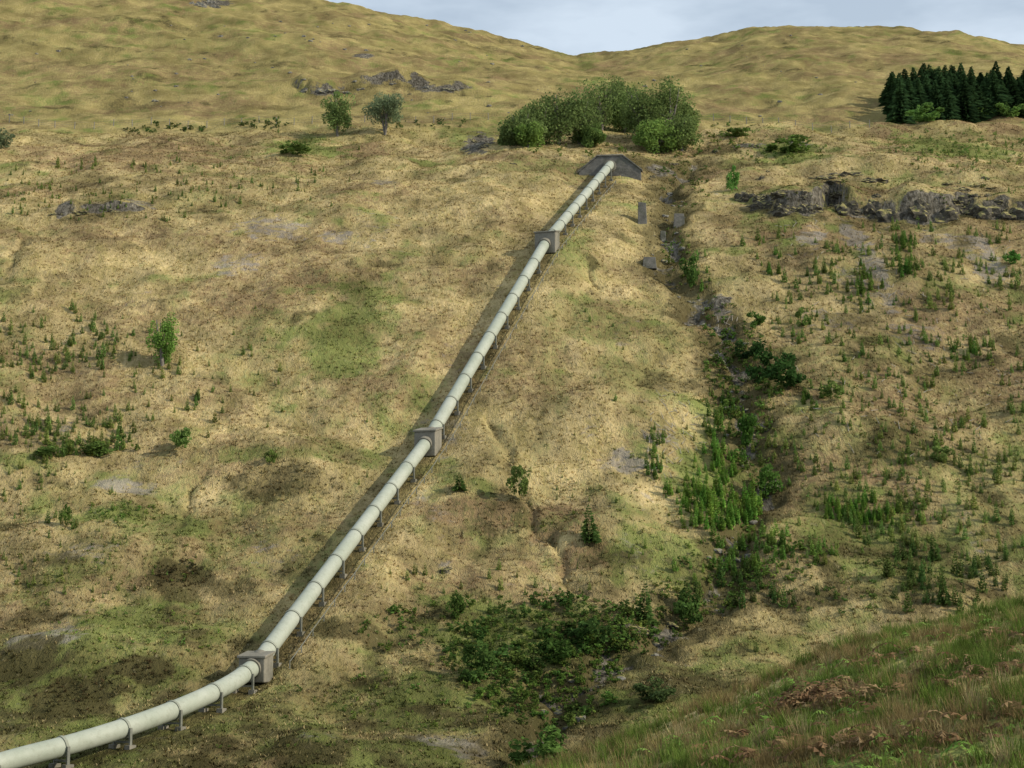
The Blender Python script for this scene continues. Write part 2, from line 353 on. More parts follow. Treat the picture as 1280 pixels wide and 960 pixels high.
# ------------------------------------------------------------ vegetation builders
def tube(pts, rad, n=7):
    pts = np.array(pts, float); V = []; Fq = []
    for i, p in enumerate(pts):
        t = pts[min(i+1, len(pts)-1)]-pts[max(i-1, 0)]; t /= np.linalg.norm(t)+1e-9
        a = np.cross(t, [0, 0, 1.0] if abs(t[2]) < .95 else [1.0, 0, 0]); a /= np.linalg.norm(a); c = np.cross(t, a)
        for j in range(n):
            th = 2*math.pi*j/n; V.append(p+rad[i]*(a*math.cos(th)+c*math.sin(th)))
    for i in range(len(pts)-1):
        for j in range(n):
            Fq.append((i*n+j, i*n+(j+1) % n, (i+1)*n+(j+1) % n, (i+1)*n+j))
    return np.array(V), np.array(Fq)
def join(parts):
    Vs, Fs, o = [], [], 0
    for v, f in parts: Vs.append(v); Fs.append(f+o); o += len(v)
    return np.concatenate(Vs), np.concatenate(Fs)
def leaves(C, size, col, var=.3, r=rng):
    n = len(C); d1 = r.normal(size=(n, 3)); d1 /= np.linalg.norm(d1, axis=1)[:, None]
    d2 = np.cross(d1, r.normal(size=(n, 3))); d2 /= np.linalg.norm(d2, axis=1)[:, None]
    s = size*r.uniform(.6, 1.3, (n, 1))
    V = np.stack([C-d1*s, C-d2*s*.6, C+d1*s, C+d2*s*.6], 1).reshape(-1, 3)
    Fq = np.arange(4*n).reshape(n, 4)
    k = r.uniform(1-var, 1+var, (n, 1))*np.array(col)[None, :]
    return V, Fq, np.repeat(k, 4, 0)
def crown_pts(n, w, d, h0, h1, nc, r=rng, cr=(.2, .42)):
    c = r.normal(size=(nc, 3)); c /= np.linalg.norm(c, axis=1)[:, None]; c *= r.uniform(.35, .92, (nc, 1))
    cs = r.uniform(*cr, nc); shade = r.uniform(.65, 1.25, nc)
    i = r.integers(0, nc, n); p = r.normal(size=(n, 3)); p /= np.linalg.norm(p, axis=1)[:, None]
    q = c[i]+p*(cs[i]*r.uniform(.3, 1, n)**.5)[:, None]
    zz = q[:, 2]; q[:, 0] *= np.where(zz < 0, 1.0+.15*zz, 1-.12*zz)
    return q*np.array([w/2, d/2, (h1-h0)/2])+np.array([0, 0, (h0+h1)/2]), shade[i], c*np.array([w/2, d/2, (h1-h0)/2])+np.array([0, 0, (h0+h1)/2])
def broadleaf(name, pos, h, w, col, n=2600, nc=26, leaf=.13, stems=3, low=.18, seed=0, cr=(.2, .42)):
    r = np.random.default_rng(seed)
    root = bpy.data.objects.new(name, None); scene.collection.objects.link(root); root.location = pos
    P, sh, cc = crown_pts(n, w, w*.9, h*low, h, nc, r, cr)
    V, Fq, k = leaves(P, leaf, col, .3, r); k = k*np.repeat(sh, 4)[:, None]
    mesh_np('crown', V, Fq, k, None, M_leaf, False, root)
    parts = []
    for s in range(stems):
        a = r.uniform(0, 6.28); e = np.array([math.cos(a)*w*.16, math.sin(a)*w*.16, h*.62])
        parts.append(tube([[0+.05*s, 0, -.4], e*np.array([.35, .35, .5]), e, e*np.array([1.3, 1.3, 1.35])], [h*.028, h*.02, h*.012, h*.004]))
        st = e*np.array([.45, .45, .55])
        for q in cc[r.integers(0, nc, 5)]:
            parts.append(tube([st, (st+q)/2+[0, 0, .1], q], [h*.012, h*.008, h*.003], 5))
    v, f = join(parts); mesh_np('trunk', v, f, None, None, M_bark, True, root)
    return root
def conifer_tpl(wh, nb, rad=.26, seed=0, up=.10, wdt=.10, bare=.06):
    r = np.random.default_rng(seed); V = []; K = []
    for i in range(wh):
        t = i/wh; z = bare+(1-bare)*t; R = rad*(1-t)**.8+.015
        for j in range(nb):
            a = 6.283*(j+r.random())/nb; L = R*r.uniform(.65, 1.2); w = max(wdt*L/rad, .02)
            d = np.array([math.cos(a), math.sin(a), 0]); s = np.array([-d[1], d[0], 0])
            z0 = z+r.uniform(-.02, .02); tip = d*L+np.array([0, 0, z0+up*L*2-.3*L*(1-t)+r.uniform(-.02, .02)])
            mid = d*L*.5+np.array([0, 0, z0+.03]); o = np.array([0, 0, z0+.02])
            V += [o, mid+s*w, tip]; V += [o, tip, mid-s*w]; V += [mid+np.array([0, 0, w*.6]), mid-s*w*.4-np.array([0, 0, w]), tip]
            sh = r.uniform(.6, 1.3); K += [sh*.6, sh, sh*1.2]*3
    V += [np.array([-.012, 0, 0]), np.array([.012, 0, 0]), np.array([0, 0, 1.06])]; K += [.6]*3
    V += [np.array([0, -.012, 0]), np.array([0, .012, 0]), np.array([0, 0, 1.06])]; K += [.6]*3
    return np.array(V), np.array(K)
def bush_tpl(n, seed, leaf=.07, nc=9, w=.8):
    r = np.random.default_rng(seed); P, sh, _ = crown_pts(n, w, w, .0, 1.0, nc, r)
    V, Fq, k = leaves(P, leaf, (1, 1, 1), .3, r); k = k[:, 0]*np.repeat(sh, 4)
    T = V.reshape(-1, 4, 3); T = T[:, [0, 1, 2, 0, 2, 3]].reshape(-1, 3)
    kk = k.reshape(-1, 4)[:, [0, 1, 2, 0, 2, 3]].reshape(-1); return T, kk
def soup(name, tpls, pos, hs, ws, cols, mat, r=rng):
    Vs, Cs = [], []
    for i in range(len(pos)):
        T, K = tpls[r.integers(0, len(tpls))]; a = r.uniform(0, 6.28); ca, sa = math.cos(a), math.sin(a)
        s = np.array([ws[i], ws[i], hs[i]]); R = np.array([[ca, -sa, 0], [sa, ca, 0], [0, 0, 1]])
        v = (T@R.T)*s; lean = r.normal(0, .05, 2); v[:, 0] += v[:, 2]*lean[0]; v[:, 1] += v[:, 2]*lean[1]
        Vs.append(v+pos[i]); Cs.append(K[:, None]*np.asarray(cols[i])[None, :])
    V = np.concatenate(Vs); C = np.concatenate(Cs)
    return mesh_np(name, V, np.arange(len(V)).reshape(-1, 3), C, None, mat)

G1 = (.18, .24, .075); G2 = (.16, .215, .07); GB = (.18, .27, .065)
def place(px, py, hp, wp, y0=60):
    x, y, z, ok = hit([px], [py], y0); s = y[0]/F*1.02
    return (x[0], y[0], z[0]-.1), hp*s, wp*s
for i, (nm, px, py, hp, wp, c, n) in enumerate([
    ('birch_tree', 422, 170, 58, 48, (.18, .25, .08), 4800), ('birch_tree', 481, 168, 60, 58, (.21, .26, .14), 6000),
    ('rowan_tree', 203, 457, 70, 44, (.17, .29, .06), 3200)]):
    p, h, w = place(px, py, hp, wp); broadleaf(nm, p, h, w, c, n, 34, .16 if i < 2 else .12, 3, .16 if i < 2 else .02, 10+i)
for i, (px, py, hp, wp, c) in enumerate([
    (650, 182, 50, 56, G2), (672, 181, 62, 62, G2), (698, 180, 72, 74, G2), (724, 179, 64, 60, G2), (752, 162, 66, 66, G2), (780, 166, 60, 60, (.12, .18, .05)), (803, 174, 74, 70, G1), (838, 174, 78, 68, G1),
    (775, 152, 54, 56, G2), (822, 192, 44, 66, GB), (852, 188, 46, 48, G1), (858, 168, 52, 40, G1), (660, 184, 34, 40, GB), (636, 182, 26, 30, G2), (740, 184, 30, 40, (.12, .18, .05))]):
    p, h, w = place(px, py, hp, wp); broadleaf('willow_tree', p, h, w, c, 5600, 34, .19, 3, -.08, 40+i, (.28, .5))
for i, (px, py, hp, wp, c) in enumerate([
    (650, 627, 50, 30, (.14, .19, .05)), (225, 567, 34, 34, (.16, .25, .065)), (337, 580, 22, 18, (.16, .22, .055)),
    (865, 358, 46, 28, (.11, .19, .045)), (919, 240, 34, 24, (.12, .25, .055)), (950, 478, 50, 50, (.045, .095, .025)), (985, 488, 44, 60, (.045, .095, .025)), (935, 450, 26, 36, (.04, .08, .025)),
    (860, 785, 44, 40, (.08, .14, .035)), (600, 850, 46, 60, (.08, .14, .035)), (740, 815, 40, 60, (.06, .11, .03)), (815, 882, 34, 54, (.09, .13, .045)),
    (680, 968, 56, 90, (.10, .17, .04)), (1160, 152, 26, 52, (.14, .25, .06)), (1225, 148, 16, 46, (.15, .25, .06)), (1262, 146, 22, 40, (.15, .25, .06)), (920, 172, 18, 40, (.14, .2, .05)), (985, 192, 24, 60, (.14, .21, .05)),
    (1268, 332, 22, 26, (.11, .25, .05)), (5, 186, 24, 30, (.19, .23, .12)), (1005, 410, 26, 20, (.14, .21, .05)), (945, 410, 22, 30, (.10, .18, .04)), (570, 775, 38, 26, (.09, .15, .035)), (930, 560, 50, 34, (.09, .18, .035)),
    (960, 625, 44, 36, (.09, .17, .035)), (1040, 500, 24, 30, (.14, .21, .05)), (80, 657, 30, 16, (.13, .2, .045)), (370, 195, 20, 46, (.14, .21, .05)), (700, 830, 34, 50, (.07, .13, .03)), (1175, 580, 24, 36, (.16, .22, .06)), (120, 570, 20, 50, (.13, .2, .05)), (60, 572, 16, 40, (.13, .2, .05))]):
    p, h, w = place(px, py, hp, wp)
    o = soup('shrub', [bush_tpl(900, 100+i, .055, 14, 1.0)], [np.array(p)], [h], [w], [c], M_leaf)
tick('trees')
def sample_ell(px, py, rx, ry, n, r=rng):
    a = r.uniform(0, 6.28, n); q = np.sqrt(r.random(n)); return px+rx*q*np.cos(a), py+ry*q*np.sin(a)
def scatter(name, tpls, regions, mat, y0=60, wr=(.5, .9), clump=0.):
    PX, PYy, HS, CC = [], [], [], []
    for (px, py, rx, ry, n, h0, h1, c) in regions:
        a, b_ = sample_ell(px, py, rx, ry, n); PX.append(a); PYy.append(b_); HS.append(rng.uniform(h0, h1, n)*rng.uniform(.5, 1.1, n)); CC += [c]*n
    PX = np.concatenate(PX); PYy = np.concatenate(PYy); HS = np.concatenate(HS)
    x, y, z, ok = hit(PX, PYy, y0); d, _ = poly_dist(x, y, PIPE)
    ok &= (d > 3.5) & (y < 300) & (y > 60)
    if clump: ok &= (fbm(x, y, 6, 2, 90)+rng.uniform(-.25, .25, len(x))) > -clump
    ii = np.where(ok)[0]
    cols = [np.array(CC[i])*rng.uniform(.75, 1.35)*np.array([rng.uniform(.85, 1.25), 1, 1]) for i in ii]
    soup(name, tpls, [np.array([x[i], y[i], z[i]-.05]) for i in ii], HS[ii], HS[ii]*rng.uniform(*wr, len(ii)), cols, mat)
CS = [conifer_tpl(9, 6, .25, s, .4) for s in range(5)]
cg = (.185, .265, .07); cb = (.20, .32, .07); cd = (.10, .165, .045)
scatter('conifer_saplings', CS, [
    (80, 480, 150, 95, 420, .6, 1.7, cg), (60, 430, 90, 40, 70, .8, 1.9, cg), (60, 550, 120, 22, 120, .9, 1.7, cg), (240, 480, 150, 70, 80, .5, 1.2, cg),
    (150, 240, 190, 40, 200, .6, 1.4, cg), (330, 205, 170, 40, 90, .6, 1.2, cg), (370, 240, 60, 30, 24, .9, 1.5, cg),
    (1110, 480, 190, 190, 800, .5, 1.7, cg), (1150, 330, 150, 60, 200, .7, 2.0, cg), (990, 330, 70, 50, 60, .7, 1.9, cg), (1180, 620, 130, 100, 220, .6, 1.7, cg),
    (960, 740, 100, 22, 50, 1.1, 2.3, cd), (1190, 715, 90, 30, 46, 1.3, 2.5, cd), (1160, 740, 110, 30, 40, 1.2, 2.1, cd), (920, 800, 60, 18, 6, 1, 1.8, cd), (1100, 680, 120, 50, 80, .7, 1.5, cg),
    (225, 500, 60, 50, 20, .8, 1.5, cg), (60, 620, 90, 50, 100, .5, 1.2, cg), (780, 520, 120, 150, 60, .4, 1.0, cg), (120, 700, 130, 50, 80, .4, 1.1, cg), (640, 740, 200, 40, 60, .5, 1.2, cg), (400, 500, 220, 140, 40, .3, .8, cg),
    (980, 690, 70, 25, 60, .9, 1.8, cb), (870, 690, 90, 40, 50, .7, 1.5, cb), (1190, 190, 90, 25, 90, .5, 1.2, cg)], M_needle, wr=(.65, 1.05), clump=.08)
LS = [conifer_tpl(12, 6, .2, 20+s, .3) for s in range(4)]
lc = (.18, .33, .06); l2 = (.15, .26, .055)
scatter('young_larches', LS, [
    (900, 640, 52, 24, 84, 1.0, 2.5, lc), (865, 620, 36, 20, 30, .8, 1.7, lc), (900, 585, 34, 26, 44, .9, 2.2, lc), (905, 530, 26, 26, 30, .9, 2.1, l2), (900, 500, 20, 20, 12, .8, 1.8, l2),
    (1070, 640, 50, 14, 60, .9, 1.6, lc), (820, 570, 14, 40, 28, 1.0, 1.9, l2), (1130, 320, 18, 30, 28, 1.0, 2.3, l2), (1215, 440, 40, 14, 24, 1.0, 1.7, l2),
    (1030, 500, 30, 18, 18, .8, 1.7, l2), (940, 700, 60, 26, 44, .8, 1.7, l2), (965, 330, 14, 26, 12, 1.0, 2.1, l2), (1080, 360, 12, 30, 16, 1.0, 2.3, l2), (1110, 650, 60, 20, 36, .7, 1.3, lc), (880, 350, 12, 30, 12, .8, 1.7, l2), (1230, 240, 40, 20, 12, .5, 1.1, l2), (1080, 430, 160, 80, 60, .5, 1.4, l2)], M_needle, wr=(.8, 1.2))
BS = [bush_tpl(90, s, .10, 7, .8) for s in range(6)]
ub = (.13, .2, .045); lb = (.16, .25, .055); db = (.075, .125, .03)
scatter('scrub_undergrowth', BS, [
    (640, 790, 190, 46, 170, .3, 1.0, (.11, .18, .04)), (720, 790, 140, 40, 150, .5, 1.3, db), (620, 820, 80, 40, 70, .5, 1.3, db), (925, 500, 50, 90, 90, .4, 1.2, ub), (925, 470, 36, 70, 60, .4, 1.2, db), (1110, 480, 190, 180, 260, .2, .7, (.18, .24, .065)),
    (330, 158, 30, 5, 18, .8, 1.5, (.08, .12, .035)), (205, 163, 50, 7, 26, .8, 1.5, (.07, .11, .03)), (530, 155, 60, 8, 20, .6, 1.2, (.09, .13, .04)), (120, 560, 60, 10, 24, .6, 1.3, ub),
    (90, 250, 110, 20, 24, .4, .8, (.15, .2, .05)), (1200, 190, 90, 28, 110, .4, 1.0, (.15, .22, .055)), (900, 170, 60, 16, 40, .5, 1.1, (.13, .19, .045)), (780, 190, 120, 10, 40, .5, 1.0, ub), (965, 190, 70, 18, 60, .4, 1.0, (.14, .21, .05)),
    (680, 850, 100, 56, 120, .4, 1.2, (.10, .17, .035)), (680, 870, 70, 50, 70, .5, 1.3, db), (560, 870, 150, 50, 90, .2, .7, (.13, .2, .045)), (230, 720, 30, 16, 30, .3, .7, (.09, .075, .035)), (940, 700, 90, 40, 80, .4, 1.0, (.13, .21, .045)),
    (855, 230, 34, 36, 50, .4, 1.0, (.11, .16, .04)), (845, 320, 20, 40, 40, .4, 1.0, ub), (905, 410, 34, 50, 50, .3, 1.0, (.10, .17, .035)), (150, 640, 50, 12, 40, .2, .6, lb), (120, 700, 120, 70, 90, .2, .6, (.14, .2, .045)),
    (860, 750, 70, 24, 60, .4, 1.0, ub), (940, 590, 30, 60, 60, .4, 1.2, ub), (780, 800, 60, 20, 40, .4, 1.0, ub), (92, 872, 60, 24, 60, .2, .5, (.10, .085, .04)), (180, 836, 44, 14, 36, .2, .5, (.10, .085, .04)), (350, 600, 90, 22, 50, .2, .5, (.13, .115, .045)),
    (330, 900, 160, 40, 60, .2, .5, (.12, .17, .04)), (170, 790, 120, 30, 60, .2, .5, lb), (760, 620, 120, 60, 60, .2, .5, (.15, .2, .05)), (1100, 240, 150, 20, 70, .3, .7, (.14, .17, .05)), (250, 640, 220, 60, 70, .2, .5, (.14, .15, .05)), (1060, 730, 150, 40, 80, .3, .8, (.12, .18, .045))], M_leaf, wr=(.9, 1.7))
for i, (px, py, hp, wp) in enumerate([(738, 678, 48, 28), (575, 613, 24, 20), (246, 500, 14, 10), (805, 778, 50, 26), (858, 765, 44, 26), (1170, 700, 36, 18), (1180, 755, 36, 20)]):
    p, h, w = place(px, py, hp, wp); soup('young_spruce_tree', [conifer_tpl(14, 9, .33, 60+i)], [np.array(p)], [h], [w*1.5], [(.12, .19, .05)], M_needle)
SP = [conifer_tpl(26, 11, .34, 80+s, .05, .09, .0) for s in range(5)]
xx, yy, hh = [], [], []
x0, y0_, z0, _ = hit([1124], [152], 60); x1, y1, z1, _ = hit([1290], [142], 60)
for i in range(120):
    t = rng.random(); dpt = rng.random()**1.2*22
    xx.append(x0[0]+(x1[0]+22-x0[0])*t+dpt*.15); yy.append(y0_[0]+(y1[0]-y0_[0])*t+dpt); hh.append(rng.uniform(7.6, 10.8)*(.88 if t < .06 else 1))
for t in np.linspace(0, 1, 30):
    xx.append(x0[0]+(x1[0]+22-x0[0])*t+rng.uniform(-.4, .4)); yy.append(y0_[0]+(y1[0]-y0_[0])*t+rng.uniform(-1.2, .8)); hh.append(rng.uniform(6.8, 10.2))
xx, yy, hh = map(np.array, (xx, yy, hh)); zz = HG(xx, yy)-.2
hh = hh-np.clip((yy-y0_[0])*.16, 0, 4)
soup('spruce_plantation', SP, list(np.stack([xx, yy, zz], 1)), hh, np.full(len(hh), 8.5), [np.array((.05, .095, .035))*rng.uniform(.6, 1.5) for _ in xx], M_needle)
tick('scatter')
# ------------------------------------------------------------ tussock grass over the slope
def tufts(name, n, xr, yr, nb, hgt, wid, spread, near=False, seed=1):
    r = np.random.default_rng(seed)
    y = yr[0]+(yr[1]-yr[0])*r.random(n); x = (r.random(n)*2-1)
    x = x*(y*.345+3) if xr is None else xr[0]+(xr[1]-xr[0])*r.random(n)
    if near:
        keep = (x > -1) & (x < y*.36+1)
        x, y = x[keep], y[keep]
    m = masks(x, y); d, _ = poly_dist(x, y, PIPE)
    keep = (m['rock'] < .5) & (d > .6) & (r.random(len(x)) > np.clip(m['grey'], 0, .8)) & ((fbm(x, y, 1.7, 2, 50)+.45*r.random(len(x))) > .0)
    x, y = x[keep], y[keep]; m = {k_: v[keep] for k_, v in m.items()}; n = len(x); z = HG(x, y)
    q = r.normal(0, .24, n)
    c = np.array([STRAW])*np.ones((n, 1))
    lg = r.random(n)[:, None]
    c = c*(1-.4*lg)+np.array(STRAW2)*.4*lg
    mm = ss((y-240)/25.)[:, None]*.6; c = c*(1-mm)+np.array(MOOR)*mm
    def lay(c, msk, cl, thr=.5):
        t = np.clip((msk+q-thr)/.3, 0, 1)[:, None]*.85; return c*(1-t)+np.array(cl)*t
    c = lay(c, m['red'], (.25, .165, .09), .50); c = lay(c, m['green'], (.16, .21, .05), .5); c = lay(c, m['dark'], (.115, .095, .04), .5)
    if near:
        f1 = fbm(x, y, 3.2, 3, 61)+r.normal(0, .2, n)
        c = np.where((f1 > -.14)[:, None], np.array([(.10, .145, .028)]), np.array([(.20, .15, .065)]))  # bank grass palette darkened: cloud shade put into the blade colours
        c = np.where((f1 > .26)[:, None], np.array([(.14, .20, .045)]), c)
        c = np.where((r.random(n) > .9)[:, None], np.array([(.32, .26, .13)]), c)
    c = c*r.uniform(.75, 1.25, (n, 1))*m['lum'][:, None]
    a = r.uniform(0, 6.283, (n, nb)); L = hgt*r.uniform(.5, 1.3, (n, nb))*(1+.5*fbm(x, y, 4, 2, 51))[:, None]; sp = spread*r.uniform(.3, 1.4, (n, nb))
    off = r.uniform(-.5, .5, (2, n, nb))*spread*.8
    bx = x[:, None]+off[0]; by = y[:, None]+off[1]; bz = z[:, None]-.05+off[1]*.5*(0 if near else 1)
    w = wid*r.uniform(.6, 1.3, (n, nb)); sx_, sy_ = -np.sin(a), np.cos(a)
    v0 = np.stack([bx-sx_*w, by-sy_*w, bz], -1); v1 = np.stack([bx+sx_*w, by+sy_*w, bz], -1)
    v2 = np.stack([bx+np.cos(a)*sp, by+np.sin(a)*sp, bz+L], -1)
    V = np.stack([v0, v1, v2], 2).reshape(-1, 3)
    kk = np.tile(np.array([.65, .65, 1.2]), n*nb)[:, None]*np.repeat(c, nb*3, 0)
    mesh_np(name, V, np.arange(len(V)).reshape(-1, 3), kk, None, M_fgrass if near else M_grass)
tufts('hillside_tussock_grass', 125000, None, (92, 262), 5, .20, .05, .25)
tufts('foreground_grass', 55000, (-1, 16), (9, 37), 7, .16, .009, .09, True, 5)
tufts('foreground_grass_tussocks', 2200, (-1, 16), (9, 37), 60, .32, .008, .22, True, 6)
tick('tufts')
def fronds(name, spots, seed, cols, nfr=34, L0=.55):
    r = np.random.default_rng(seed); Vs, Cs = [], []
    for (px, py, sp, k) in spots:
        x, y, z, ok = hit([px], [py], 8.0)
        for i in range(int(nfr*k)):
            bx, by = x[0]+r.normal(0, sp), y[0]+r.normal(0, sp); bz = float(HG(bx, by))
            a = r.uniform(0, 6.28); d = np.array([math.cos(a), math.sin(a), 0]); s = np.array([-d[1], d[0], 0]); L = L0*r.uniform(.5, 1.2)
            c = np.array(cols[r.integers(0, len(cols))])*r.uniform(.7, 1.3); pr = None
            for j in range(9):
                t = j/8; p = np.array([bx, by, bz])+d*L*t*.9+np.array([0, 0, L*(1.1*t-1.0*t*t)])
                if pr is not None:
                    Vs += [pr-s*.006, pr+s*.006, p]; Cs += [c*.7]*3
                    if j > 1:
                        q = L*.26*(1.1-t)
                        for sg in (-1, 1):
                            Vs += [pr, p, p+s*sg*q+np.array([0, 0, r.uniform(-.06, .02)])]; Cs += [c, c, c*1.2]
                pr = p
    mesh_np(name, np.array(Vs), np.arange(len(Vs)).reshape(-1, 3), np.array(Cs), None, M_fgrass)
fronds('dead_bracken', [(1030, 872, .28, 2.4), (1060, 880, .3, 1), (1000, 885, .3, 1), (1120, 825, .3, .7), (1230, 850, .35, .9), (1200, 835, .4, .5), (900, 935, .3, .5), (1090, 930, .4, .6), (960, 950, .3, .5), (1180, 925, .5, .7), (1150, 850, .5, .6), (1260, 800, .4, .5), (1010, 920, .5, .6)], 11, [(.22, .135, .07), (.28, .19, .10), (.15, .09, .05)])
fronds('green_bracken', [(950, 905, .6, .6), (1150, 800, .6, .6), (1250, 780, .8, .8), (870, 925, .5, .6), (1220, 900, .7, .7), (1130, 950, .6, .6), (1010, 850, .5, .5), (1100, 880, .8, .8), (1200, 960, .6, .8)], 12, [(.13, .22, .045), (.17, .25, .06)], 30, .4)

# ------------------------------------------------------------ rocks
from mathutils import noise as mn
import bmesh
def rocks(name, items, seed=0, mat=None):
    r = np.random.default_rng(seed); parts = []
    bm = bmesh.new(); bmesh.ops.create_icosphere(bm, subdivisions=4, radius=1)
    bv = np.array([v.co[:] for v in bm.verts]); bf = np.array([[v.index for v in f.verts] for f in bm.faces]); bm.free()
    for (x, y, z, sx_, sy_, sz_) in items:
        o = Vector(r.uniform(-50, 50, 3)); v = bv.copy()
        for i in range(len(v)):
            p = Vector(v[i]); n = mn.noise(p*1.3+o)*.35+abs(mn.noise(p*2.7+o))*.35+mn.noise(p*6+o)*.10
            cell = mn.cell(p*2.2+o)*.12
            v[i] *= 1+n+cell-.12
        v[:, 2] = np.round(v[:, 2]*7)/7*.5+v[:, 2]*.5
        a = r.uniform(-.3, .3); ca, sa = math.cos(a), math.sin(a); v = v*np.array([sx_, sy_, sz_])
        v = v@np.array([[ca, -sa, 0], [sa, ca, 0], [0, 0, 1]]).T
        parts.append((v+np.array([x, y, z]), bf))
    v, f = join(parts); return mesh_np(name, v, f, None, None, mat or M_rock)
def rk_items(spec, y0=60, sink=.1, vs=.85):
    it = []
    for (px, py, w, h) in spec:
        x, y, z, ok = hit([px], [py], y0); s = y[0]/F; it.append((x[0], y[0]+w*s*.3, z[0]-h*s*sink, w*s/2, w*s/2.4, h*s*vs))
    return it
rr = np.random.default_rng(77)
band = [(935,250,44,20),(958,258,40,18),(985,264,50,24),(1010,262,40,20),(1042,254,40,22),(1066,262,50,26),(1090,268,56,34),(1122,268,62,38),(1150,266,50,30),(1178,272,48,28),(1206,260,44,24),(1234,268,54,28),(1262,268,50,26),(1290,268,60,28),(1320,264,60,28),(1030,224,50,10),(1060,220,50,12),(1090,226,46,12)]
band += [(rr.uniform(930, 1290), rr.uniform(222, 276), rr.uniform(10, 30), rr.uniform(4, 10)) for _ in range(30)]
rocks('rock_outcrop', rk_items(band, sink=.25), 1)
rocks('rock_outcrop', rk_items([(380,114,30,9),(405,114,36,8),(535,110,26,7),(562,112,30,6),(450,112,20,5),(430,116,26,6)], sink=.3), 2, M_pale)
rocks('rock_outcrop', rk_items([(250,8,22,9),(268,10,16,7),(240,5,12,6),(275,46,10,5),(262,4,18,8)], sink=.2), 3, M_pale)
rocks('rock_outcrop', rk_items([(100,266,30,6),(140,264,24,5),(70,268,24,5)], sink=.3), 4)
rocks('scree_boulders', rk_items([(592,178,14,7),(606,184,18,7),(600,172,12,7),(555,716,14,8),(795,788,34,10),(835,782,30,8),(560,712,12,6),(490,62,6,3),(512,118,7,3),(960,215,8,4),(795,210,12,5),(825,214,18,8),(842,206,12,6),(815,222,12,5),(895,190,16,6),(945,184,22,8),(1002,182,18,7),(640,205,14,4)], sink=.2), 5)
its = []
pts = GULLY
for i in range(90):
    k_ = rng.integers(0, len(pts)-1); t = rng.random(); p = pts[k_]*(1-t)+pts[k_+1]*t+rng.normal(0, 1.2, 2)
    s = rng.uniform(.12, .5)
    its.append((p[0], p[1], float(HG(p[0], p[1])), s, s*.8, s*.6))
def small_rocks(name, items, seed):
    r = np.random.default_rng(seed); bm = bmesh.new(); bmesh.ops.create_icosphere(bm, subdivisions=2, radius=1)
    bv = np.array([v.co[:] for v in bm.verts]); bf = np.array([[v.index for v in f.verts] for f in bm.faces]); bm.free(); parts = []
    for (x, y, z, a, b_, c) in items:
        v = bv*(1+r.uniform(-.25, .25, (len(bv), 1))); parts.append((v*np.array([a, b_, c])+np.array([x, y, z]), bf))
    v, f = join(parts); mesh_np(name, v, f, None, None, M_pale)
small_rocks('stream_boulders', its, 9)
its = []
for i in range(110):
    u_ = rng.random(); px = rng.uniform(0, 1100) if u_ < .6 else rng.uniform(150, 620); py = rng.uniform(20, 150)
    hx1, hy1, hz1, okk = hit([px], [py], 60)
    if okk[0] and hy1[0] < 455:
        s = rng.uniform(.15, .55); its.append((hx1[0], hy1[0], hz1[0], s, s*.8, s*.6))
small_rocks('moorland_boulders', its, 19)
r = np.random.default_rng(15); parts = []
for (px, py, rx, ry, n) in [(835, 560, 40, 40, 40), (1010, 300, 40, 30, 20), (1100, 340, 30, 60, 30), (1240, 330, 40, 40, 20), (1120, 470, 160, 120, 90), (840, 520, 30, 30, 24), (910, 420, 20, 40, 14)]:
    a, b_ = sample_ell(px, py, rx, ry, n, r); x, y, z, ok = hit(a, b_, 60)
    for i in range(n):
        if not ok[i]: continue
        L = r.uniform(.3, .9); an = r.uniform(0, 3.14); e = (x[i]+math.cos(an)*L, y[i]+math.sin(an)*L)
        parts.append(tube([[x[i], y[i], z[i]+.10], [e[0], e[1], float(HG(*e))+.12+r.uniform(0, .2)]], [.035, .02], 4))
v, f = join(parts); mesh_np('felled_branches', v, f, None, None, simple('dead_wood', (.25, .22, .18), (.36, .33, .28), 2))
tick('rocks')
# ------------------------------------------------------------ pipeline
RAD = .60
root = bpy.data.objects.new('penstock_pipeline', None); scene.collection.objects.link(root)
fine = []
Pp = PIPE
for i in range(len(Pp)-1):
    p0 = Pp[max(i-1, 0)]; p1 = Pp[i]; p2 = Pp[i+1]; p3 = Pp[min(i+2, len(Pp)-1)]
    if i < 7:
        if i == 6: p3 = p2+(p2-p1)
        for t in np.linspace(0, 1, 8, endpoint=False):
            fine.append(.5*((2*p1)+(-p0+p2)*t+(2*p0-5*p1+4*p2-p3)*t*t+(-p0+3*p1-3*p2+p3)*t**3))
    else: fine.append(p1)
end = Pp[-1]+(Pp[-1]-Pp[-2])/np.linalg.norm(Pp[-1]-Pp[-2])*1.5
fine.append(end); fine = np.array(fine)
v, f = tube(fine, [RAD]*len(fine), 40); mesh_np('pipe_shell', v, f, None, None, M_pipe, True, root)
seg = np.linalg.norm(np.diff(fine, axis=0), axis=1); cum = np.concatenate([[0], np.cumsum(seg)])
def along(s):
    i = int(np.clip(np.searchsorted(cum, s)-1, 0, len(seg)-1)); t = (s-cum[i])/seg[i]
    return fine[i]*(1-t)+fine[i+1]*t, (fine[i+1]-fine[i])/seg[i]
def box(c, ax, ay, az, sx_, sy_, sz_):
    V = []
    for i in (-1, 1):
        for j in (-1, 1):
            for k_ in (-1, 1): V.append(np.array(c)+ax*i*sx_/2+ay*j*sy_/2+az*k_*sz_/2)
    return np.array(V), np.array([(0,1,3,2),(4,6,7,5),(0,4,5,1),(2,3,7,6),(0,2,6,4),(1,5,7,3)])
UP = np.array([0, 0, 1.0])
blocks_at = [fine[np.argmin(np.linalg.norm(fine-Pp[j], axis=1))] for j in (7, 8, 9)]
rings, legs, pads = [], [], []
s = 2.0
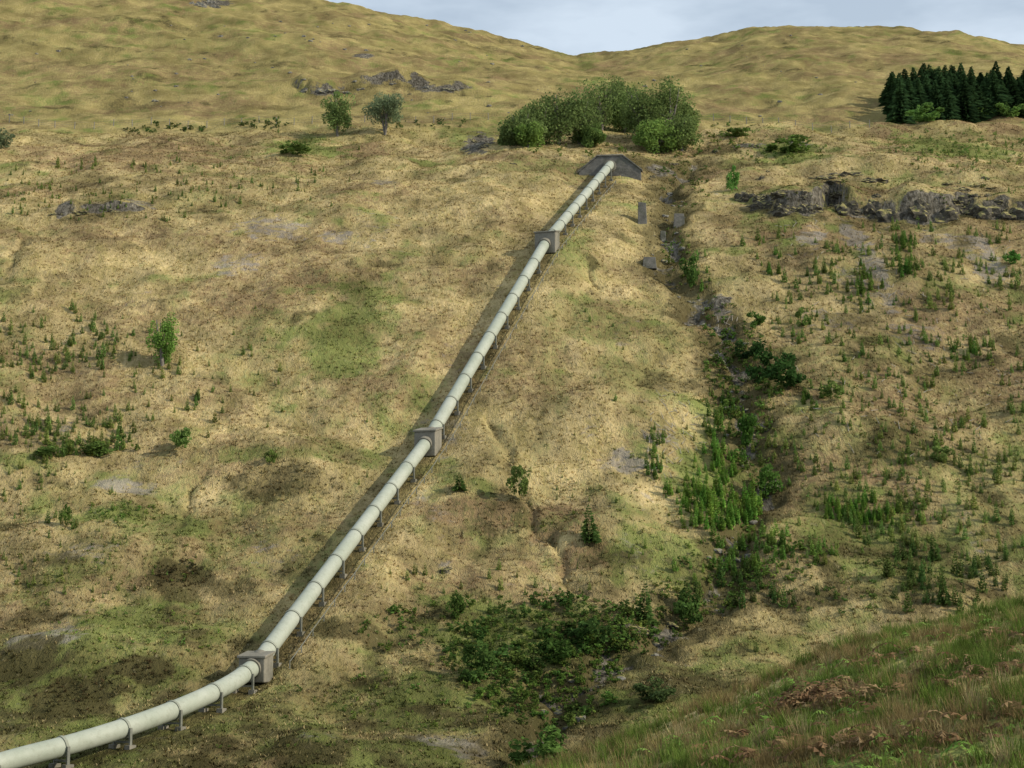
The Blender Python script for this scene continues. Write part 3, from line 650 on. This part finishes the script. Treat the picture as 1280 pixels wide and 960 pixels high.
while s < cum[-1]-2.5:
    p, t = along(s)
    if min(np.linalg.norm(p-q) for q in blocks_at) > 2.2:
        rings.append(tube([p-t*.09, p-t*.09+t*.001, p+t*.09-t*.001, p+t*.09], [RAD*.9, RAD+.06, RAD+.06, RAD*.9], 32))
        th = np.array([t[0], t[1], 0]); th /= np.linalg.norm(th); sd = np.cross(th, UP)
        for sg in (-1, 1):
            q = p+sd*sg*(RAD+.09); gz = float(HG(q[0], q[1])); top = p[2]+.05
            zb = min(gz, top-.9)-.1
            c = np.array([q[0], q[1], (top+zb)/2]); legs.append(box(c, sd, th, UP, .12, .18, top-zb))
            pads.append(box([q[0], q[1], zb+.12], sd, th, UP, .45, .55, .4))
        gz = p[2]-RAD-.2; legs.append(box([p[0], p[1], gz], sd, th, UP, 2*RAD+.06, .14, .12))
    s += 4.6
for nm, L, m in (('ring_girders', rings, M_ring), ('support_legs', legs, M_steel), ('footings', pads, M_conc)):
    v, f = join(L); mesh_np(nm, v, f, None, None, m, False, root)

def bevel_obj(ob, w=.06, seg_=2):
    md = ob.modifiers.new('bevel', 'BEVEL'); md.width = w; md.segments = seg_
for j, (L, W, up_, dn) in zip((7, 8, 9), ((1.5, 2.0, .68, 1.15), (1.8, 2.1, .9, 1.6), (2.0, 2.5, .9, 1.8))):
    p = fine[np.argmin(np.linalg.norm(fine-Pp[j], axis=1))]; i = int(np.argmin(np.linalg.norm(fine-Pp[j], axis=1)))
    t = fine[i+1]-fine[i-1]; th = np.array([t[0], t[1], 0]); th /= np.linalg.norm(th); sd = np.cross(th, UP)
    rt = bpy.data.objects.new('concrete_anchor_block', None); scene.collection.objects.link(rt)
    sl = t[2]/np.hypot(t[0], t[1])*.35
    v, f = box([0, 0, 0], sd, th, UP, W, L, up_+dn)
    for q in range(len(v)):
        yy_ = v[q]@th; v[q] = v[q]+UP*yy_*sl if v[q][2] > 0 else v[q]
    o = mesh_np('block_body', v+p+UP*(up_-dn)/2, f, None, None, M_conc, False, rt); bevel_obj(o, .07)
    v, f = box([0, 0, 0], sd, th, UP, W+.2, L+.2, .18)
    for q in range(len(v)): v[q] = v[q]+UP*(v[q]@th)*sl
    o = mesh_np('block_coping', v+p+UP*(up_+.09), f, None, None, M_conc, False, rt); bevel_obj(o, .04)
    dn_ = -(fine[i]-fine[i-1]); dn_ /= np.linalg.norm(dn_); up2 = (fine[i+1]-fine[i]); up2 /= np.linalg.norm(up2)
    for dd in (dn_, up2):
        a_ = p+dd*(L/2/max(np.hypot(dd[0], dd[1]), .3)); v, f = tube([a_-dd*.3, a_+dd*.16, a_+dd*.161], [RAD+.12, RAD+.12, RAD*.9], 32); mesh_np('collar', v, f, None, None, M_conc, False, rt)

rt = bpy.data.objects.new('masonry_headwall', None); scene.collection.objects.link(rt)
hx, hy, hz = HW; t = Pp[-1]-Pp[-2]; th = np.array([0.12, 1, 0]); th /= np.linalg.norm(th); sd = np.cross(th, UP)
prof = [(-4.4, -2.3), (-4.4, -.7), (-1.7, 1.5), (1.7, 1.5), (4.4, -.7), (4.4, -2.3)]
def prism(prof, d0, d1, c):
    n = len(prof); V = [np.array(c)+sd*a+UP*b_+th*d0 for a, b_ in prof]+[np.array(c)+sd*a+UP*b_+th*d1 for a, b_ in prof]; return V, n
def prism_obj(name, prof, d0, d1, c, mat):
    V, n = prism(prof, d0, d1, c); me = bpy.data.meshes.new(name)
    me.from_pydata([tuple(q) for q in V], [], [tuple(range(n)), tuple(range(2*n-1, n-1, -1))]+[(i, i+n, (i+1) % n+n, (i+1) % n) for i in range(n)]); me.materials.append(mat)
    o = bpy.data.objects.new(name, me); scene.collection.objects.link(o); o.parent = rt
    bm = bmesh.new(); bm.from_mesh(me); bmesh.ops.recalc_face_normals(bm, faces=bm.faces); bm.to_mesh(me); bm.free(); bevel_obj(o, .05); return o
prism_obj('wall_body', prof, .4, 1.3, HW, M_stone)
prism_obj('coping_top', [(-1.85, 1.505), (-1.85, 1.72), (1.85, 1.72), (1.85, 1.505)], .25, 1.4, HW, M_conc)
for sg in (-1, 1):
    a = [(sg*1.86, 1.4), (sg*1.86, 1.66), (sg*4.6, -.6), (sg*4.6, -.86)]
    prism_obj('coping_wing', a if sg > 0 else a[::-1], .27, 1.38, HW, M_stone)
prism_obj('pipe_surround', [(.9*math.cos(q), .9*math.sin(q)) for q in np.linspace(0, 2*math.pi, 24, endpoint=False)], .1, .42, HW, M_conc)

for (px, py, hp, wp) in [(803, 278, 26, 12), (849, 282, 16, 15), (829, 300, 12, 8), (812, 330, 9, 18)]:
    p, h, w = place(px, py, hp, wp)
    v, f = box([0, 0, h/2-.3], np.array([1., 0, 0]), np.array([.1, 1., 0]), UP, w, w*.8, h+.6)
    v[:, :2] *= np.where(v[:, 2] > 0, .82, 1.0)[:, None]; v[:, 2] += rng.uniform(-.1, .1, 8)
    o = mesh_np('concrete_pier', v+np.array(p), f, None, None, M_stone); bevel_obj(o, .06)

cp = []; parts = []
for s in np.arange(cum[np.argmin(np.linalg.norm(fine-Pp[7], axis=1))]+2, cum[-1]-6, 2.3):
    p, t = along(s); th = np.array([t[0], t[1], 0]); th /= np.linalg.norm(th); q = p+np.cross(th, UP)*1.8; g_z = float(HG(q[0], q[1])); cp.append([q[0], q[1], g_z+.5])
    parts.append(tube([[q[0], q[1], g_z-.2], [q[0], q[1], g_z+.58]], [.045, .045], 5))
parts.append(tube(cp, [.035]*len(cp), 5))
v, f = join(parts); mesh_np('cable_handrail', v, f, None, None, M_steel)

def fence(pix, sp=3.2):
    w = path(pix, 60); d = np.concatenate([[0], np.cumsum(np.hypot(*np.diff(w, axis=0).T))]); parts = []; tops = []
    for s in np.arange(0, d[-1], sp):
        x, y = np.interp(s, d, w[:, 0]), np.interp(s, d, w[:, 1]); z = float(HG(x, y)); le = rng.normal(0, .04)
        parts.append(tube([[x, y, z-.3], [x+le, y, z+1.25]], [.08, .07], 6)); tops.append([x, y, z])
    for hgt in (.35, .7, 1.1): parts.append(tube([[a, b_, c+hgt] for a, b_, c in tops], [.012]*len(tops), 4))
    v, f = join(parts); mesh_np('wire_fence', v, f, None, None, M_post)
fence([(-60, 158), (60, 160), (160, 158), (260, 160), (380, 158), (520, 154), (620, 152)])
fence([(872, 150), (940, 156), (1010, 162), (1060, 160), (1110, 156)])

# ------------------------------------------------------------ light and sky
sv = Vector((.82, -.30, .52)).normalized(); elev = math.asin(sv.z); az = math.atan2(sv.x, sv.y)
sun = bpy.data.lights.new('sun', 'SUN'); sun.energy = 4.5; sun.angle = math.radians(.5); sun.color = (1, .92, .76)
so = bpy.data.objects.new('sun', sun); scene.collection.objects.link(so); so.rotation_euler = (-sv).to_track_quat('-Z', 'Y').to_euler()
w = bpy.data.worlds.new('World'); scene.world = w; w.use_nodes = True; nt = w.node_tree
for q in list(nt.nodes): nt.nodes.remove(q)
b = NB(nt)
sk = b.n('ShaderNodeTexSky', sky_type='NISHITA'); sk.sun_disc = False; sk.sun_elevation = elev; sk.sun_rotation = az; sk.air_density = 1.2; sk.dust_density = 1.5
tc = b.n('ShaderNodeTexCoord').outputs['Generated']
cn = b.noise(b.vmap(tc, (1.6, 1.6, 5)), 4.2, 5, .55)
c = b.mix(b.rng(cn, .38, .60, .62, 1.0), sk.outputs[0], (6.0, 7.0, 8.1))
bg = b.n('ShaderNodeBackground'); bg.inputs[1].default_value = .11; b.l(c, bg.inputs[0])
o = b.n('ShaderNodeOutputWorld'); b.l(bg.outputs[0], o.inputs[0])

cam = bpy.data.cameras.new('camera'); cam.sensor_width = 36; cam.lens = 36*F/1280; cam.clip_end = 5000; cam.clip_start = .1
cob = bpy.data.objects.new('camera', cam); scene.collection.objects.link(cob); cob.location = (0, 0, 0); cob.rotation_euler = (math.pi/2+PITCH, 0, 0)
scene.camera = cob
tick('end')
